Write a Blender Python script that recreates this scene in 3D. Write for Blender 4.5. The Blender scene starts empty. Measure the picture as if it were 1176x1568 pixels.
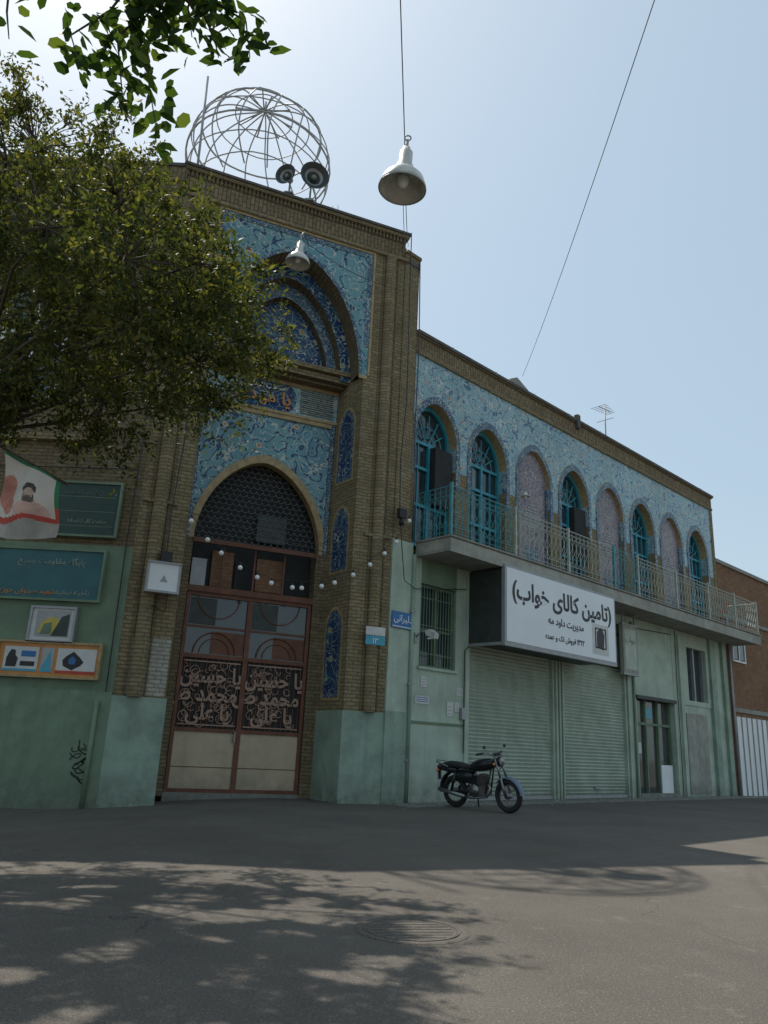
import bpy, math, random
import numpy as np
from mathutils import Vector, Matrix
random.seed(7); rng=np.random.default_rng(7)
S=bpy.context.scene
COL=bpy.context.collection
SUN_EL,SUN_AZ=math.radians(59.5),math.radians(-35)
# ------------------------------------------------------------------ materials
class NT:
    def __init__(s,name):
        s.m=bpy.data.materials.new(name); s.m.use_nodes=True; s.t=s.m.node_tree; s.n=s.t.nodes; s.l=s.t.links
        s.b=s.n['Principled BSDF']; s.out=s.n['Material Output']
    def add(s,typ,**k):
        nd=s.n.new(typ)
        for a,v in k.items(): setattr(nd,a,v)
        return nd
    def link(s,a,b): s.l.new(a,b)
    def setin(s,sock,v):
        if isinstance(v,(int,float)): sock.default_value=v
        elif isinstance(v,(tuple,list)):
            sock.default_value=(tuple(v)+(1,)) if len(v)==3 and sock.type=='RGBA' else v
        else: s.l.new(v,sock)
    def math(s,op,a,b=0.0):
        nd=s.add('ShaderNodeMath',operation=op); s.setin(nd.inputs[0],a); s.setin(nd.inputs[1],b); return nd.outputs[0]
    def mix(s,f,a,b,mode='MIX'):
        nd=s.add('ShaderNodeMix',data_type='RGBA',blend_type=mode)
        s.setin(nd.inputs[0],f); s.setin(nd.inputs[6],a); s.setin(nd.inputs[7],b); return nd.outputs[2]
    def obj(s): return s.add('ShaderNodeTexCoord').outputs['Object']
    def noise(s,vec,scale,detail=3,rough=.55,dist=0):
        nd=s.add('ShaderNodeTexNoise'); s.link(vec,nd.inputs['Vector']); nd.inputs['Scale'].default_value=scale
        nd.inputs['Detail'].default_value=detail; nd.inputs['Roughness'].default_value=rough; nd.inputs['Distortion'].default_value=dist
        return nd.outputs['Fac']
    def vor(s,vec,scale,out='Distance'):
        nd=s.add('ShaderNodeTexVoronoi'); s.link(vec,nd.inputs['Vector']); nd.inputs['Scale'].default_value=scale
        nd.inputs['Randomness'].default_value=.75
        return nd.outputs[out]
    def ramp(s,f,pts):
        nd=s.add('ShaderNodeValToRGB'); s.link(f,nd.inputs[0]); e=nd.color_ramp.elements
        while len(e)<len(pts): e.new(.5)
        for i,(p,c) in enumerate(pts): e[i].position=p; e[i].color=tuple(c)+(1,) if len(c)==3 else c
        return nd.outputs[0]
    def wallvec(s):
        sp=s.add('ShaderNodeSeparateXYZ'); s.link(s.obj(),sp.inputs[0])
        cb=s.add('ShaderNodeCombineXYZ'); s.link(s.math('ADD',sp.outputs[0],sp.outputs[1]),cb.inputs[0]); s.link(sp.outputs[2],cb.inputs[1])
        return cb.outputs[0]
    def bump(s,h,strength=.4,dist=.02):
        nd=s.add('ShaderNodeBump'); nd.inputs['Strength'].default_value=strength; nd.inputs['Distance'].default_value=dist
        s.link(h,nd.inputs['Height']); s.link(nd.outputs[0],s.b.inputs['Normal'])
    def done(s,col,rough=.7,metal=0.0,spec=.5):
        s.setin(s.b.inputs['Base Color'],col); s.setin(s.b.inputs['Roughness'],rough); s.setin(s.b.inputs['Metallic'],metal)
        s.b.inputs['Specular IOR Level'].default_value=spec
        return s.m
def pm(name,c,rough=.6,metal=0,var=.25,scale=5,bump=0,spec=.5,dirt=0):
    t=NT(name); v=t.obj(); n=t.noise(v,scale,6,.6)
    a=tuple(x*(1-var) for x in c); b=tuple(min(1,x*(1+var)) for x in c)
    col=t.ramp(n,[(.3,a),(.7,b)])
    if dirt:
        n2=t.noise(v,1.3,8,.7); col=t.mix(t.math('MULTIPLY',t.ramp(n2,[(.45,(0,0,0)),(.7,(1,1,1))]),dirt),col,tuple(x*.35 for x in c))
        mp=t.add('ShaderNodeMapping'); t.link(v,mp.inputs[0]); mp.inputs['Scale'].default_value=(7,7,.35)
        n3=t.noise(mp.outputs[0],1.0,5,.65); col=t.mix(t.math('MULTIPLY',t.ramp(n3,[(.5,(0,0,0)),(.75,(1,1,1))]),dirt*.9),col,tuple(x*.5+.02 for x in c))
        n4=t.noise(v,2.7,8,.8); col=t.mix(t.ramp(n4,[(.635,(0,0,0)),(.65,(.7*dirt,.7*dirt,.7*dirt))]),col,tuple(min(.6,x*.6+.17) for x in c))
        sp=t.add('ShaderNodeSeparateXYZ'); t.link(v,sp.inputs[0])
        g=t.math('MULTIPLY',t.math('SUBTRACT',.55,sp.outputs[2]),1.6); g=t.math('MINIMUM',t.math('MAXIMUM',g,0.0),1.0)
        g=t.math('MULTIPLY',g,t.ramp(t.noise(v,5,6,.7),[(.3,(.1,.1,.1)),(.65,(1,1,1))]))
        col=t.mix(t.math('MULTIPLY',g,.75),col,(.10,.09,.07))
    if bump: t.bump(t.noise(v,scale*12,4),bump,.01)
    return t.done(col,rough,metal,spec)
def brick(name,c1,c2,mortar,w=.21,h=.072,rot=False,stain=.5):
    t=NT(name); v=t.wallvec()
    if rot:
        mp=t.add('ShaderNodeMapping'); t.link(v,mp.inputs[0]); mp.inputs['Rotation'].default_value=(0,0,math.pi/2); v=mp.outputs[0]
    nb=t.add('ShaderNodeTexBrick'); t.link(v,nb.inputs['Vector']); nb.inputs['Scale'].default_value=1
    nb.inputs['Brick Width'].default_value=w; nb.inputs['Row Height'].default_value=h; nb.inputs['Mortar Size'].default_value=.009
    nb.inputs['Mortar Smooth'].default_value=.3; nb.inputs['Bias'].default_value=-.1
    for i,c in enumerate((c1,c2,mortar)): nb.inputs[i+1].default_value=c+(1,)
    n=t.noise(v,.9,8,.7); col=t.mix(t.math('MULTIPLY',t.ramp(n,[(.35,(0,0,0)),(.75,(1,1,1))]),stain),nb.outputs['Color'],tuple(x*.4 for x in c1))
    n2=t.noise(v,14,4); col=t.mix(.45,col,t.ramp(n2,[(.3,(.25,.25,.25)),(.7,(1,1,1))]),'MULTIPLY')
    n3=t.noise(v,2.3,6,.7); col=t.mix(t.math('MULTIPLY',t.ramp(n3,[(.55,(0,0,0)),(.75,(1,1,1))]),.35),col,(.42,.38,.29))
    inv=t.math('SUBTRACT',1.0,nb.outputs['Fac']); t.bump(inv,.8,.014)
    return t.done(col,.9,spec=.2)
def tile(name,base,base2,line,flower,white,sc=1.0,grid=.2):
    t=NT(name); v=t.wallvec()
    n0=t.noise(v,2.0*sc,1,.4)
    col=t.mix(t.ramp(t.noise(v,1.1,2),[(.4,(0,0,0)),(.6,(1,1,1))]),base,base2)
    k=t.math('PINGPONG',t.math('MULTIPLY',n0,12.0),1.0)
    col=t.mix(t.math('LESS_THAN',k,.15),col,line)
    n1=t.noise(v,4.0*sc,1,.4)
    k2=t.math('PINGPONG',t.math('MULTIPLY',n1,8.0),1.0)
    col=t.mix(t.math('LESS_THAN',k2,.11),col,white)
    d2=t.vor(v,9*sc); col=t.mix(t.math('LESS_THAN',d2,.19),col,line)
    cc=t.vor(v,9*sc,'Color'); sp=t.add('ShaderNodeSeparateColor'); t.link(cc,sp.inputs[0])
    col=t.mix(t.math('MULTIPLY',t.math('LESS_THAN',d2,.24),t.math('GREATER_THAN',sp.outputs[0],.66)),col,white)
    d=t.vor(v,2.6*sc)
    pet=t.math('ADD',d,t.math('MULTIPLY',t.noise(v,16*sc,1),.12))
    col=t.mix(t.math('LESS_THAN',pet,.29),col,line)
    col=t.mix(t.math('LESS_THAN',pet,.26),col,white)
    col=t.mix(t.math('LESS_THAN',pet,.20),col,flower)
    col=t.mix(t.math('LESS_THAN',pet,.13),col,line)
    if grid:
        nb=t.add('ShaderNodeTexBrick'); t.link(v,nb.inputs['Vector']); nb.offset=0; nb.inputs['Scale'].default_value=1
        nb.inputs['Brick Width'].default_value=grid; nb.inputs['Row Height'].default_value=grid; nb.inputs['Mortar Size'].default_value=.003
        col=t.mix(t.math('MULTIPLY',nb.outputs['Fac'],.5),col,(.12,.13,.12))
    col=t.mix(.5,col,t.ramp(t.noise(v,.7,7,.7),[(.3,(.5,.47,.40)),(.65,(1,1,1))]),'MULTIPLY')
    t.bump(t.noise(v,9,3),.15,.01)
    return t.done(col,.35,spec=.35)
def glassy(name,c,rough=.08):
    t=NT(name); v=t.obj(); col=t.ramp(t.noise(v,2,4),[(.3,c),(.7,tuple(x*1.8 for x in c))])
    t.bump(t.noise(v,1.5,1),.06,.02)
    return t.done(col,rough,0,.8)

M={}
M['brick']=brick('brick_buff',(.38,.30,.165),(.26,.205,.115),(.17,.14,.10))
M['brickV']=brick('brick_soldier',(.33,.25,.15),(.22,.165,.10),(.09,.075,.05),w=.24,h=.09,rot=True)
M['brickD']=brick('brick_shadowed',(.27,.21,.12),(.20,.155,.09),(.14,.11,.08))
M['brickO']=brick('brick_orange',(.36,.19,.10),(.27,.14,.075),(.22,.18,.14),w=.22,h=.075)
M['brickW']=brick('brick_whitewashed',(.50,.48,.40),(.42,.40,.33),(.30,.28,.22),stain=.3)
M['tile']=tile('floral_tile_turquoise',(.13,.30,.36),(.17,.35,.38),(.02,.06,.15),(.48,.22,.08),(.52,.54,.48),1.0)
M['tileW']=tile('floral_tile_pale',(.25,.43,.49),(.31,.47,.49),(.07,.16,.27),(.45,.28,.16),(.58,.60,.54),1.15)
M['tileD']=tile('floral_tile_navy',(.02,.04,.14),(.03,.08,.19),(.09,.24,.24),(.55,.32,.05),(.42,.45,.38),1.3,grid=0)
M['tileB']=tile('border_tile_navy',(.04,.08,.16),(.05,.11,.18),(.22,.34,.36),(.45,.33,.10),(.40,.43,.38),2.4,grid=0)
M['tileP']=tile('mosaic_panel_lilac',(.23,.19,.22),(.28,.23,.24),(.08,.06,.11),(.42,.22,.14),(.46,.44,.42),2.2,grid=0)
M['gold']=pm('ochre_trim',(.36,.26,.13),.6,var=.3,scale=10)
M['gl']=pm('paint_pale_green',(.41,.49,.39),.7,var=.14,scale=1.6,bump=.15,dirt=.4)
M['gm']=pm('paint_mid_green',(.16,.23,.15),.75,var=.2,scale=1.4,bump=.2,dirt=.4)
M['gd']=pm('paint_base_green',(.27,.36,.28),.7,var=.2,scale=1.6,bump=.2,dirt=.5)
M['gk']=pm('paint_dado_green',(.18,.26,.17),.7,var=.22,scale=1.2,bump=.2,dirt=.5)
M['shut']=pm('shutter_paint',(.41,.47,.38),.5,var=.10,scale=2.5,dirt=.35)
M['white']=pm('white_paint',(.74,.76,.76),.5,var=.06,scale=2)
M['signw']=pm('sign_acrylic_white',(.74,.76,.78),.35,var=.05,scale=1.2)
M['grey']=pm('grey_steel',(.32,.33,.33),.5,.3,var=.15)
M['dark']=pm('dark_void',(.025,.026,.026),.9,var=.3)
M['darkg']=pm('dark_green_panel',(.04,.05,.045),.6,var=.3)
M['black']=pm('black_print',(.015,.015,.016),.5,var=.1)
M['blackr']=pm('black_rubber',(.02,.02,.021),.75,var=.3,scale=20)
M['blackp']=pm('black_gloss_paint',(.012,.012,.015),.3,var=.2)
M['chrome']=pm('worn_chrome',(.26,.26,.26),.4,1,var=.35,scale=12)
M['concrete']=pm('concrete',(.26,.26,.23),.85,var=.2,scale=3,bump=.3,dirt=.3)
M['slab']=pm('slab_edge_paint',(.33,.33,.28),.8,var=.2,scale=3,bump=.2,dirt=.5)
M['roofd']=pm('roof_felt',(.10,.09,.08),.9,var=.3)
M['brown']=pm('door_brown_enamel',(.15,.060,.034),.5,var=.3,scale=4,spec=.3)
M['beige']=pm('door_beige_panel',(.50,.40,.27),.6,var=.12,scale=2,dirt=.3)
M['pink']=pm('door_lettering_pink',(.34,.21,.15),.5,var=.2)
M['turq']=pm('turquoise_paint',(.03,.25,.32),.45,var=.2)
M['railp']=pm('railing_pale_paint',(.38,.41,.35),.5,var=.25,scale=6)
M['net']=pm('grille_dull_metal',(.13,.14,.13),.6,var=.25,scale=6)
M['railt']=pm('railing_turquoise',(.06,.26,.28),.5,var=.25,scale=6)
M['glass']=glassy('window_glass',(.02,.03,.035))
M['glassb']=glassy('shop_glass',(.04,.045,.04),.05)
M['curtain']=pm('curtain_cloth',(.22,.24,.24),.9,var=.3,scale=3)
M['wood']=pm('bark',(.07,.052,.036),.9,var=.4,scale=14,bump=.5)
M['teal']=pm('teal_board',(.02,.11,.12),.5,var=.2,scale=2)
M['bgreen']=pm('dark_green_board',(.018,.050,.038),.5,var=.2)
M['orange']=pm('orange_poster',(.52,.22,.05),.5,var=.15)
M['paper']=pm('paper',(.58,.58,.55),.7,var=.1)
M['medal']=pm('glazed_plaster_relief',(.42,.43,.42),.5,var=.25,scale=12)
M['red']=pm('red_cloth',(.45,.07,.05),.8,var=.2)
M['green']=pm('green_cloth',(.03,.20,.09),.8,var=.2)
M['cloth']=pm('white_cloth',(.60,.56,.50),.8,var=.12,scale=3)
M['clothg']=pm('soiled_cloth',(.36,.35,.32),.8,var=.25,scale=5)
M['rose']=pm('rose_print',(.58,.38,.32),.8,var=.25,scale=6)
M['rosed']=pm('red_robe_print',(.48,.20,.15),.8,var=.35,scale=8)
M['hair']=pm('printed_dark_hair',(.06,.05,.045),.8,var=.4,scale=20)
M['beard']=pm('printed_beard',(.13,.10,.08),.8,var=.4,scale=25)
M['skin']=pm('printed_skin',(.50,.37,.29),.8,var=.22,scale=14)
M['blue']=pm('street_sign_blue',(.02,.13,.34),.4,var=.1)
M['cyan']=pm('plate_cyan',(.05,.32,.42),.4,var=.1)
M['yel']=pm('printed_yellow',(.55,.42,.08),.6)
M['lampw']=pm('lamp_enamel',(.50,.50,.45),.4,var=.25,scale=6)
M['wire']=pm('dome_wire_paint',(.36,.37,.37),.6,var=.25,scale=6)
M['bulb']=pm('white_bulb',(.85,.85,.82),.25,var=.03)
M['tail']=pm('tail_lamp_red',(.35,.02,.01),.2,var=.1)
M['bikeblue']=pm('fender_metal',(.16,.20,.26),.45,.6,var=.1)
M['rust']=pm('cast_iron',(.12,.105,.09),.85,.1,var=.35,scale=20,bump=.4)
# asphalt
t=NT('asphalt'); v=t.obj()
c=t.ramp(t.noise(v,.35,8,.65),[(.3,(.130,.117,.100)),(.7,(.205,.185,.158))])
c=t.mix(.8,c,t.ramp(t.noise(v,70,4,.8),[(.34,(.34,.34,.34)),(.66,(1.0,1.0,1.0))]),'MULTIPLY')
c=t.mix(t.math('MULTIPLY',t.math('LESS_THAN',t.vor(v,45),.17),.55),c,(.36,.33,.29))
c=t.mix(t.math('MULTIPLY',t.math('LESS_THAN',t.vor(v,31),.13),.6),c,(.035,.03,.028))
vn=t.add('ShaderNodeTexVoronoi',feature='DISTANCE_TO_EDGE')
mp=t.add('ShaderNodeVectorMath',operation='ADD'); t.link(v,mp.inputs[0])
nn=t.add('ShaderNodeTexNoise'); t.link(v,nn.inputs['Vector']); nn.inputs['Scale'].default_value=1.5; nn.inputs['Detail'].default_value=5; t.link(nn.outputs['Color'],mp.inputs[1])
t.link(mp.outputs[0],vn.inputs['Vector']); vn.inputs['Scale'].default_value=.28
crack=t.math('MULTIPLY',t.math('LESS_THAN',vn.outputs['Distance'],.0022),t.math('GREATER_THAN',t.noise(v,.5,2),.52))
c=t.mix(t.math('MULTIPLY',crack,.5),c,(.05,.045,.04))
c=t.mix(t.ramp(t.noise(v,1.2,5,.7),[(.56,(0,0,0)),(.72,(.55,.55,.55))]),c,(.09,.080,.068))
c=t.mix(t.ramp(t.noise(v,3.1,6,.75),[(.58,(0,0,0)),(.75,(.5,.5,.5))]),c,(.27,.245,.21))
t.bump(t.noise(v,110,4,.75),.8,.012)
M['asphalt']=t.done(c,.92,spec=.2)
def foliage(name,c0,c1,c2,tr=.5):
    t=NT(name); at=t.add('ShaderNodeAttribute',attribute_name='rnd')
    n=t.noise(t.obj(),.9,3)
    f=t.math('ADD',t.math('MULTIPLY',at.outputs['Fac'],.55),t.math('MULTIPLY',n,.5))
    col=t.ramp(f,[(.25,c0),(.55,c1),(.85,c2)])
    t.done(col,.6,spec=.18)
    tl=t.add('ShaderNodeBsdfTranslucent'); t.link(t.mix(1,col,(1.5,1.5,.6),'MULTIPLY'),tl.inputs[0])
    mx=t.add('ShaderNodeMixShader'); mx.inputs[0].default_value=tr
    t.link(t.b.outputs[0],mx.inputs[1]); t.link(tl.outputs[0],mx.inputs[2]); t.link(mx.outputs[0],t.out.inputs[0])
    return t.m
M['leaf']=foliage('foliage_small_leaf',(.028,.042,.018),(.07,.085,.028),(.17,.155,.045),.42)
M['leafb']=foliage('foliage_broad_leaf',(.02,.045,.012),(.045,.085,.02),(.12,.16,.04),.42)

# ------------------------------------------------------------------ mesh builder
class MB:
    def __init__(s): s.v=[];s.f=[];s.mi=[];s.sm=[];s.ms=[]
    def mid(s,m):
        if m not in s.ms: s.ms.append(m)
        return s.ms.index(m)
    def face(s,pts,m,sm=False):
        b=len(s.v); s.v+= [tuple(p) for p in pts]; s.f.append(tuple(range(b,b+len(pts)))); s.mi.append(s.mid(m)); s.sm.append(sm)
    def mesh(s,vs,fs,m,sm=False):
        b=len(s.v); s.v+=[tuple(p) for p in vs]; k=s.mid(m)
        for f in fs: s.f.append(tuple(i+b for i in f)); s.mi.append(k); s.sm.append(sm)
    def box(s,x0,x1,y0,y1,z0,z1,m):
        vs=[(x,y,z) for z in (z0,z1) for y in (y0,y1) for x in (x0,x1)]
        s.mesh(vs,[(0,2,3,1),(4,5,7,6),(0,1,5,4),(2,6,7,3),(0,4,6,2),(1,3,7,5)],m)
    def prism(s,pts,y0,y1,m,axis='y'):
        n=len(pts)
        if axis=='y': vs=[(a,y0,b) for a,b in pts]+[(a,y1,b) for a,b in pts]
        elif axis=='z': vs=[(a,b,y0) for a,b in pts]+[(a,b,y1) for a,b in pts]
        else: vs=[(y0,a,b) for a,b in pts]+[(y1,a,b) for a,b in pts]
        s.mesh(vs,[tuple(range(n)),tuple(range(2*n-1,n-1,-1))]+[(i,i+n,(i+1)%n+n,(i+1)%n) for i in range(n)],m)
    def tube(s,pts,r,m,seg=6,r1=None,cap=True):
        pts=[Vector(p) for p in pts]; n=len(pts); vs=[];fs=[]
        for i,p in enumerate(pts):
            d=(pts[min(i+1,n-1)]-pts[max(i-1,0)])
            if d.length<1e-9: d=Vector((0,0,1))
            d.normalize(); a=d.orthogonal().normalized() if i==0 else (pa-d*pa.dot(d)).normalized()
            pa=a; b=d.cross(a); rr=r if r1 is None else r+(r1-r)*i/(n-1)
            for k in range(seg):
                t=2*math.pi*k/seg; vs.append(p+a*math.cos(t)*rr+b*math.sin(t)*rr)
        for i in range(n-1):
            for k in range(seg): fs.append((i*seg+k,i*seg+(k+1)%seg,(i+1)*seg+(k+1)%seg,(i+1)*seg+k))
        if cap: fs+= [tuple(range(seg-1,-1,-1)),tuple(range((n-1)*seg,n*seg))]
        s.mesh(vs,fs,m,seg>5)
    def ring(s,c,R,r,m,ax='y',n=16,seg=5,a0=0,a1=2*math.pi):
        c=Vector(c);pts=[]
        for i in range(n+1):
            t=a0+(a1-a0)*i/n;u,w=R*math.cos(t),R*math.sin(t)
            pts.append(c+Vector({'y':(u,0,w),'x':(0,u,w),'z':(u,w,0)}[ax]))
        s.tube(pts,r,m,seg,cap=False)
    def lathe(s,prof,c,m,ax=(0,0,1),seg=24,sm=True):
        q=Vector((0,0,1)).rotation_difference(Vector(ax).normalized()); c=Vector(c); vs=[];fs=[]
        for r,h in prof:
            for k in range(seg):
                t=2*math.pi*k/seg; vs.append(c+q@Vector((r*math.cos(t),r*math.sin(t),h)))
        for i in range(len(prof)-1):
            for k in range(seg): fs.append((i*seg+k,i*seg+(k+1)%seg,(i+1)*seg+(k+1)%seg,(i+1)*seg+k))
        s.mesh(vs,fs,m,sm)
    def ball(s,c,r,m,seg=10,sc=(1,1,1)):
        vs=[];fs=[];n=seg//2+1
        for i in range(n+1):
            p=math.pi*i/n
            for k in range(seg):
                t=2*math.pi*k/seg; vs.append((c[0]+r*sc[0]*math.sin(p)*math.cos(t),c[1]+r*sc[1]*math.sin(p)*math.sin(t),c[2]+r*sc[2]*math.cos(p)))
        for i in range(n):
            for k in range(seg): fs.append((i*seg+k,i*seg+(k+1)%seg,(i+1)*seg+(k+1)%seg,(i+1)*seg+k))
        s.mesh(vs,fs,m,True)
    def done(s,name,mat=None,parent=None):
        me=bpy.data.meshes.new(name); me.from_pydata(s.v,[],s.f)
        for m in s.ms: me.materials.append(M[m])
        me.polygons.foreach_set('material_index',s.mi); me.polygons.foreach_set('use_smooth',s.sm); me.update()
        o=bpy.data.objects.new(name,me); COL.objects.link(o)
        if mat is not None: o.matrix_world=mat
        if parent is not None: o.parent=parent   # parent empties sit at the origin
        return o
def empty(name):
    e=bpy.data.objects.new(name,None); COL.objects.link(e); e.empty_display_size=.3; return e
def frame(x,y,deg,z=0): return Matrix.Translation((x,y,z))@Matrix.Rotation(math.radians(deg),4,'Z')
FP=frame(.21,15.8,23); FW=frame(.21,15.8,43.4); FL=frame(-4.56,13.78,0)
T={'ا':(0xFE8D,2),'آ':(0xFE81,2),'ب':(0xFE8F,4),'پ':(0xFB56,4),'ت':(0xFE95,4),'ج':(0xFE9D,4),'ح':(0xFEA1,4),'خ':(0xFEA5,4),'د':(0xFEA9,2),'ر':(0xFEAD,2),'ز':(0xFEAF,2),'س':(0xFEB1,4),'ش':(0xFEB5,4),'ص':(0xFEB9,4),'ض':(0xFEBD,4),'ط':(0xFEC1,4),'ع':(0xFEC9,4),'غ':(0xFECD,4),'ف':(0xFED1,4),'ق':(0xFED5,4),'ک':(0xFB8E,4),'گ':(0xFB92,4),'ل':(0xFEDD,4),'م':(0xFEE1,4),'ن':(0xFEE5,4),'ه':(0xFEE9,4),'و':(0xFEED,2),'ی':(0xFBFC,4)}
def shape(w):
    out=[]
    for i,ch in enumerate(w):
        if ch=='(' : out.append(')'); continue
        if ch==')' : out.append('('); continue
        if ch not in T: out.append(ch); continue
        pj=i>0 and w[i-1] in T and T[w[i-1]][1]==4; nj=i+1<len(w) and w[i+1] in T and T[ch][1]==4
        out.append(chr(T[ch][0]+(3 if pj and nj else 1 if pj else 2 if nj else 0)))
    return ''.join(reversed(out))
def text(body,size,m,fr,x,y,z,parent,name='lettering',bold=0.0,sx=1.0,ext=.003,rot=0):
    cu=bpy.data.curves.new(name,'FONT'); cu.body=shape(body); cu.size=size; cu.align_x='CENTER'; cu.offset=bold; cu.extrude=ext; cu.resolution_u=4
    cu.materials.append(M[m]); o=bpy.data.objects.new(name,cu); COL.objects.link(o)
    o.matrix_world=fr@Matrix.Translation((x,y,z))@Matrix.Rotation(math.pi/2,4,'X')@Matrix.Rotation(rot,4,'Z')@Matrix.Diagonal((sx,1,1,1))
    o.parent=parent; return o
def arc(c,w,sp,ap,n=24,p=1.7,q=.52):
    r=[]
    for i in range(n+1):
        th=math.pi*i/n; u=-math.cos(th); g=(max(0,1-abs(u)**p))**q
        r.append((c+w*u,sp+(ap-sp)*g))
    return r
def archwall(b,x0,x1,zt,pts,y,m):
    n=len(pts); xs=[p[0] for p in pts]; z0=pts[0][1]
    b.face([(x0,y,z0),(xs[0],y,z0),(xs[0],y,zt),(x0,y,zt)],m); b.face([(xs[-1],y,z0),(x1,y,z0),(x1,y,zt),(xs[-1],y,zt)],m)
    for i in range(n-1): b.face([(xs[i],y,pts[i][1]),(xs[i+1],y,pts[i+1][1]),(xs[i+1],y,zt),(xs[i],y,zt)],m)
def strip(b,pa,ya,pb,yb,m):
    for i in range(len(pa)-1): b.face([(pa[i][0],ya,pa[i][1]),(pa[i+1][0],ya,pa[i+1][1]),(pb[i+1][0],yb,pb[i+1][1]),(pb[i][0],yb,pb[i][1])],m)
def archfill(b,pts,y,m,zb=None):
    P=[(x,y,z) for x,z in pts]
    if zb is not None: P=[(pts[0][0],y,zb)]+P+[(pts[-1][0],y,zb)]
    b.face(P,m)
# ------------------------------------------------------------------ ground
b=MB(); xs=[-300,-5.6,-4.6,-3.2,-2,300]; zs=[-.2,-.2,-.14,-.05,0,0]
for i in range(5): b.face([(xs[i],-300,zs[i]),(xs[i+1],-300,zs[i+1]),(xs[i+1],300,zs[i+1]),(xs[i],300,zs[i])],'asphalt')
b.done('asphalt_ground')
b=MB(); b.box(0,17.5,-.75,0,-.1,.018,'concrete'); b.done('pavement',FW)
b=MB(); b.lathe([(0,.006),(.28,.006),(.285,.003),(.305,.003),(.31,.007),(.345,.007),(.36,.002)],(0,0,0),'asphalt',seg=40,sm=False)
for i in range(-3,4):
    w=math.sqrt(.26**2-(i*.07)**2); b.box(-w,w,i*.07-.008,i*.07+.008,.005,.009,'rust')
b.ring((0,0,.005),.295,.006,'rust','z',40,5)
b.done('manhole_cover',frame(.3,5.34,12))
b=MB()
for i in range(520):
    x=random.uniform(-.3,17); y=-abs(random.gauss(0,.5))-.05; z=.02 if y>-.75 else .002; s=random.uniform(.006,.022)
    a=random.uniform(0,6.28); m=random.choice(['rust','concrete','paper','gold','brown','rust'])
    b.prism([(x+s*math.cos(a+k*1.57),y+s*math.sin(a+k*1.57)*.7) for k in range(4)],z,z+s*.4,m,'z')
b.done('litter',FW)
# ------------------------------------------------------------------ mosque building
mosque=empty('mosque_building')
c0=-2.585
b=MB()
def pierR(z0,z1,m,e=0):
    b.prism([(e,-e),(-.88-e,-e),(-1.12,1.0),(e,1.0)],z0,z1,m,'z')
def pierL(z0,z1,m,e=0):
    b.prism([(-5.18-e,-e),(-5.18-e,1.0),(-4.12,1.0),(-4.28+e,-e)],z0,z1,m,'z')
pierR(1.7,8.9,'brick'); pierL(1.7,8.9,'brick'); pierR(-.1,1.7,'gd',.03); pierL(-.3,1.7,'gd',.03)
b.box(-.8,0,0,1,8.9,12.1,'brick'); b.box(-5.18,-4.37,0,1,8.9,12.1,'brick')
b.box(-5.18,0,0,3.2,12.1,12.7,'brickV')
b.box(-5.24,.07,-.07,.3,12.08,12.17,'brick'); b.box(-5.24,.07,-.07,3.2,12.72,12.8,'brick'); b.box(-5.28,.1,-.11,3.3,12.8,12.86,'roofd')
for k in range(58): b.box(-5.2+k*.09,-5.2+k*.09+.045,-.035,.0,12.58,12.72,'brickD')
ua=arc(c0,1.66,8.9,11.6)
archwall(b,-4.37,-.8,12.08,ua,.004,'tile')
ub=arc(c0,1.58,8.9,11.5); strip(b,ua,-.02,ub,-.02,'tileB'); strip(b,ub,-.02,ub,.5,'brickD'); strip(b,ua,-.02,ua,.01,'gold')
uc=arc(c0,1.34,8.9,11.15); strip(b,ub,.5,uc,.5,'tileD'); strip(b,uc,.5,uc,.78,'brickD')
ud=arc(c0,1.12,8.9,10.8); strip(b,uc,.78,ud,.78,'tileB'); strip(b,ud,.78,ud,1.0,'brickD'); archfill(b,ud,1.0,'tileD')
b.box(-4.42,-.75,-.03,.004,12.02,12.08,'gold')
b.box(-.8,-.75,-.03,.0,8.9,12.02,'gold'); b.box(-4.42,-4.37,-.03,.0,8.9,12.02,'gold')
b.box(-.92,-.80,-.012,.003,9.6,12.02,'tileB'); b.box(-4.37,-4.25,-.012,.003,9.6,12.02,'tileB'); b.box(-4.25,-.92,-.012,.003,11.9,12.02,'tileB')
for xc in (-.36,-4.82):
    b.lathe([(.13,1.7),(.13,12.08)],(xc,-.02,0),'brick',seg=14)
    b.box(xc-.19,xc-.15,-.025,0,1.72,12.07,'brickD'); b.box(xc+.15,xc+.19,-.025,0,1.72,12.07,'brickD')
    b.box(xc-.3,xc+.3,-.05,.0,5.25,5.33,'brick')
b.box(-4.98,-4.3,-.012,-.003,1.72,2.75,'brickW')
b.box(-1.0,-.8,-.02,.0,8.82,8.9,'gold')
b.box(-5.16,-.02,1.36,3.2,-.3,12.1,'brickO')
b.done('portal_walls',FP,mosque)
b=MB()
la=arc(-2.64,1.40,4.95,6.88)
archwall(b,-4.2,-1.1,8.0,la,1.0,'tile')
lb=arc(-2.64,1.34,4.95,6.8); lc=arc(-2.64,1.48,4.95,6.98)
strip(b,lc,.965,lb,.965,'gold'); strip(b,lb,.965,lb,1.2,'gold'); strip(b,lc,.965,lc,1.0,'gold')
b.box(-4.16,-4.08,.955,1.0,4.95,8.0,'tileB'); b.box(-1.22,-1.13,.955,1.0,4.95,8.0,'tileB'); b.box(-4.08,-1.22,.955,1.0,7.9,8.0,'gold')
for x0,x1 in((-4.2,-3.98),(-1.35,-1.1)):
    b.box(x0,x1,.96,1.3,.0,4.95,'brickD')
b.box(-3.98,-1.35,.96,1.3,3.86,3.98,'brown')
b.box(-3.98,-1.35,.93,1.0,4.86,4.95,'brown')
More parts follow.
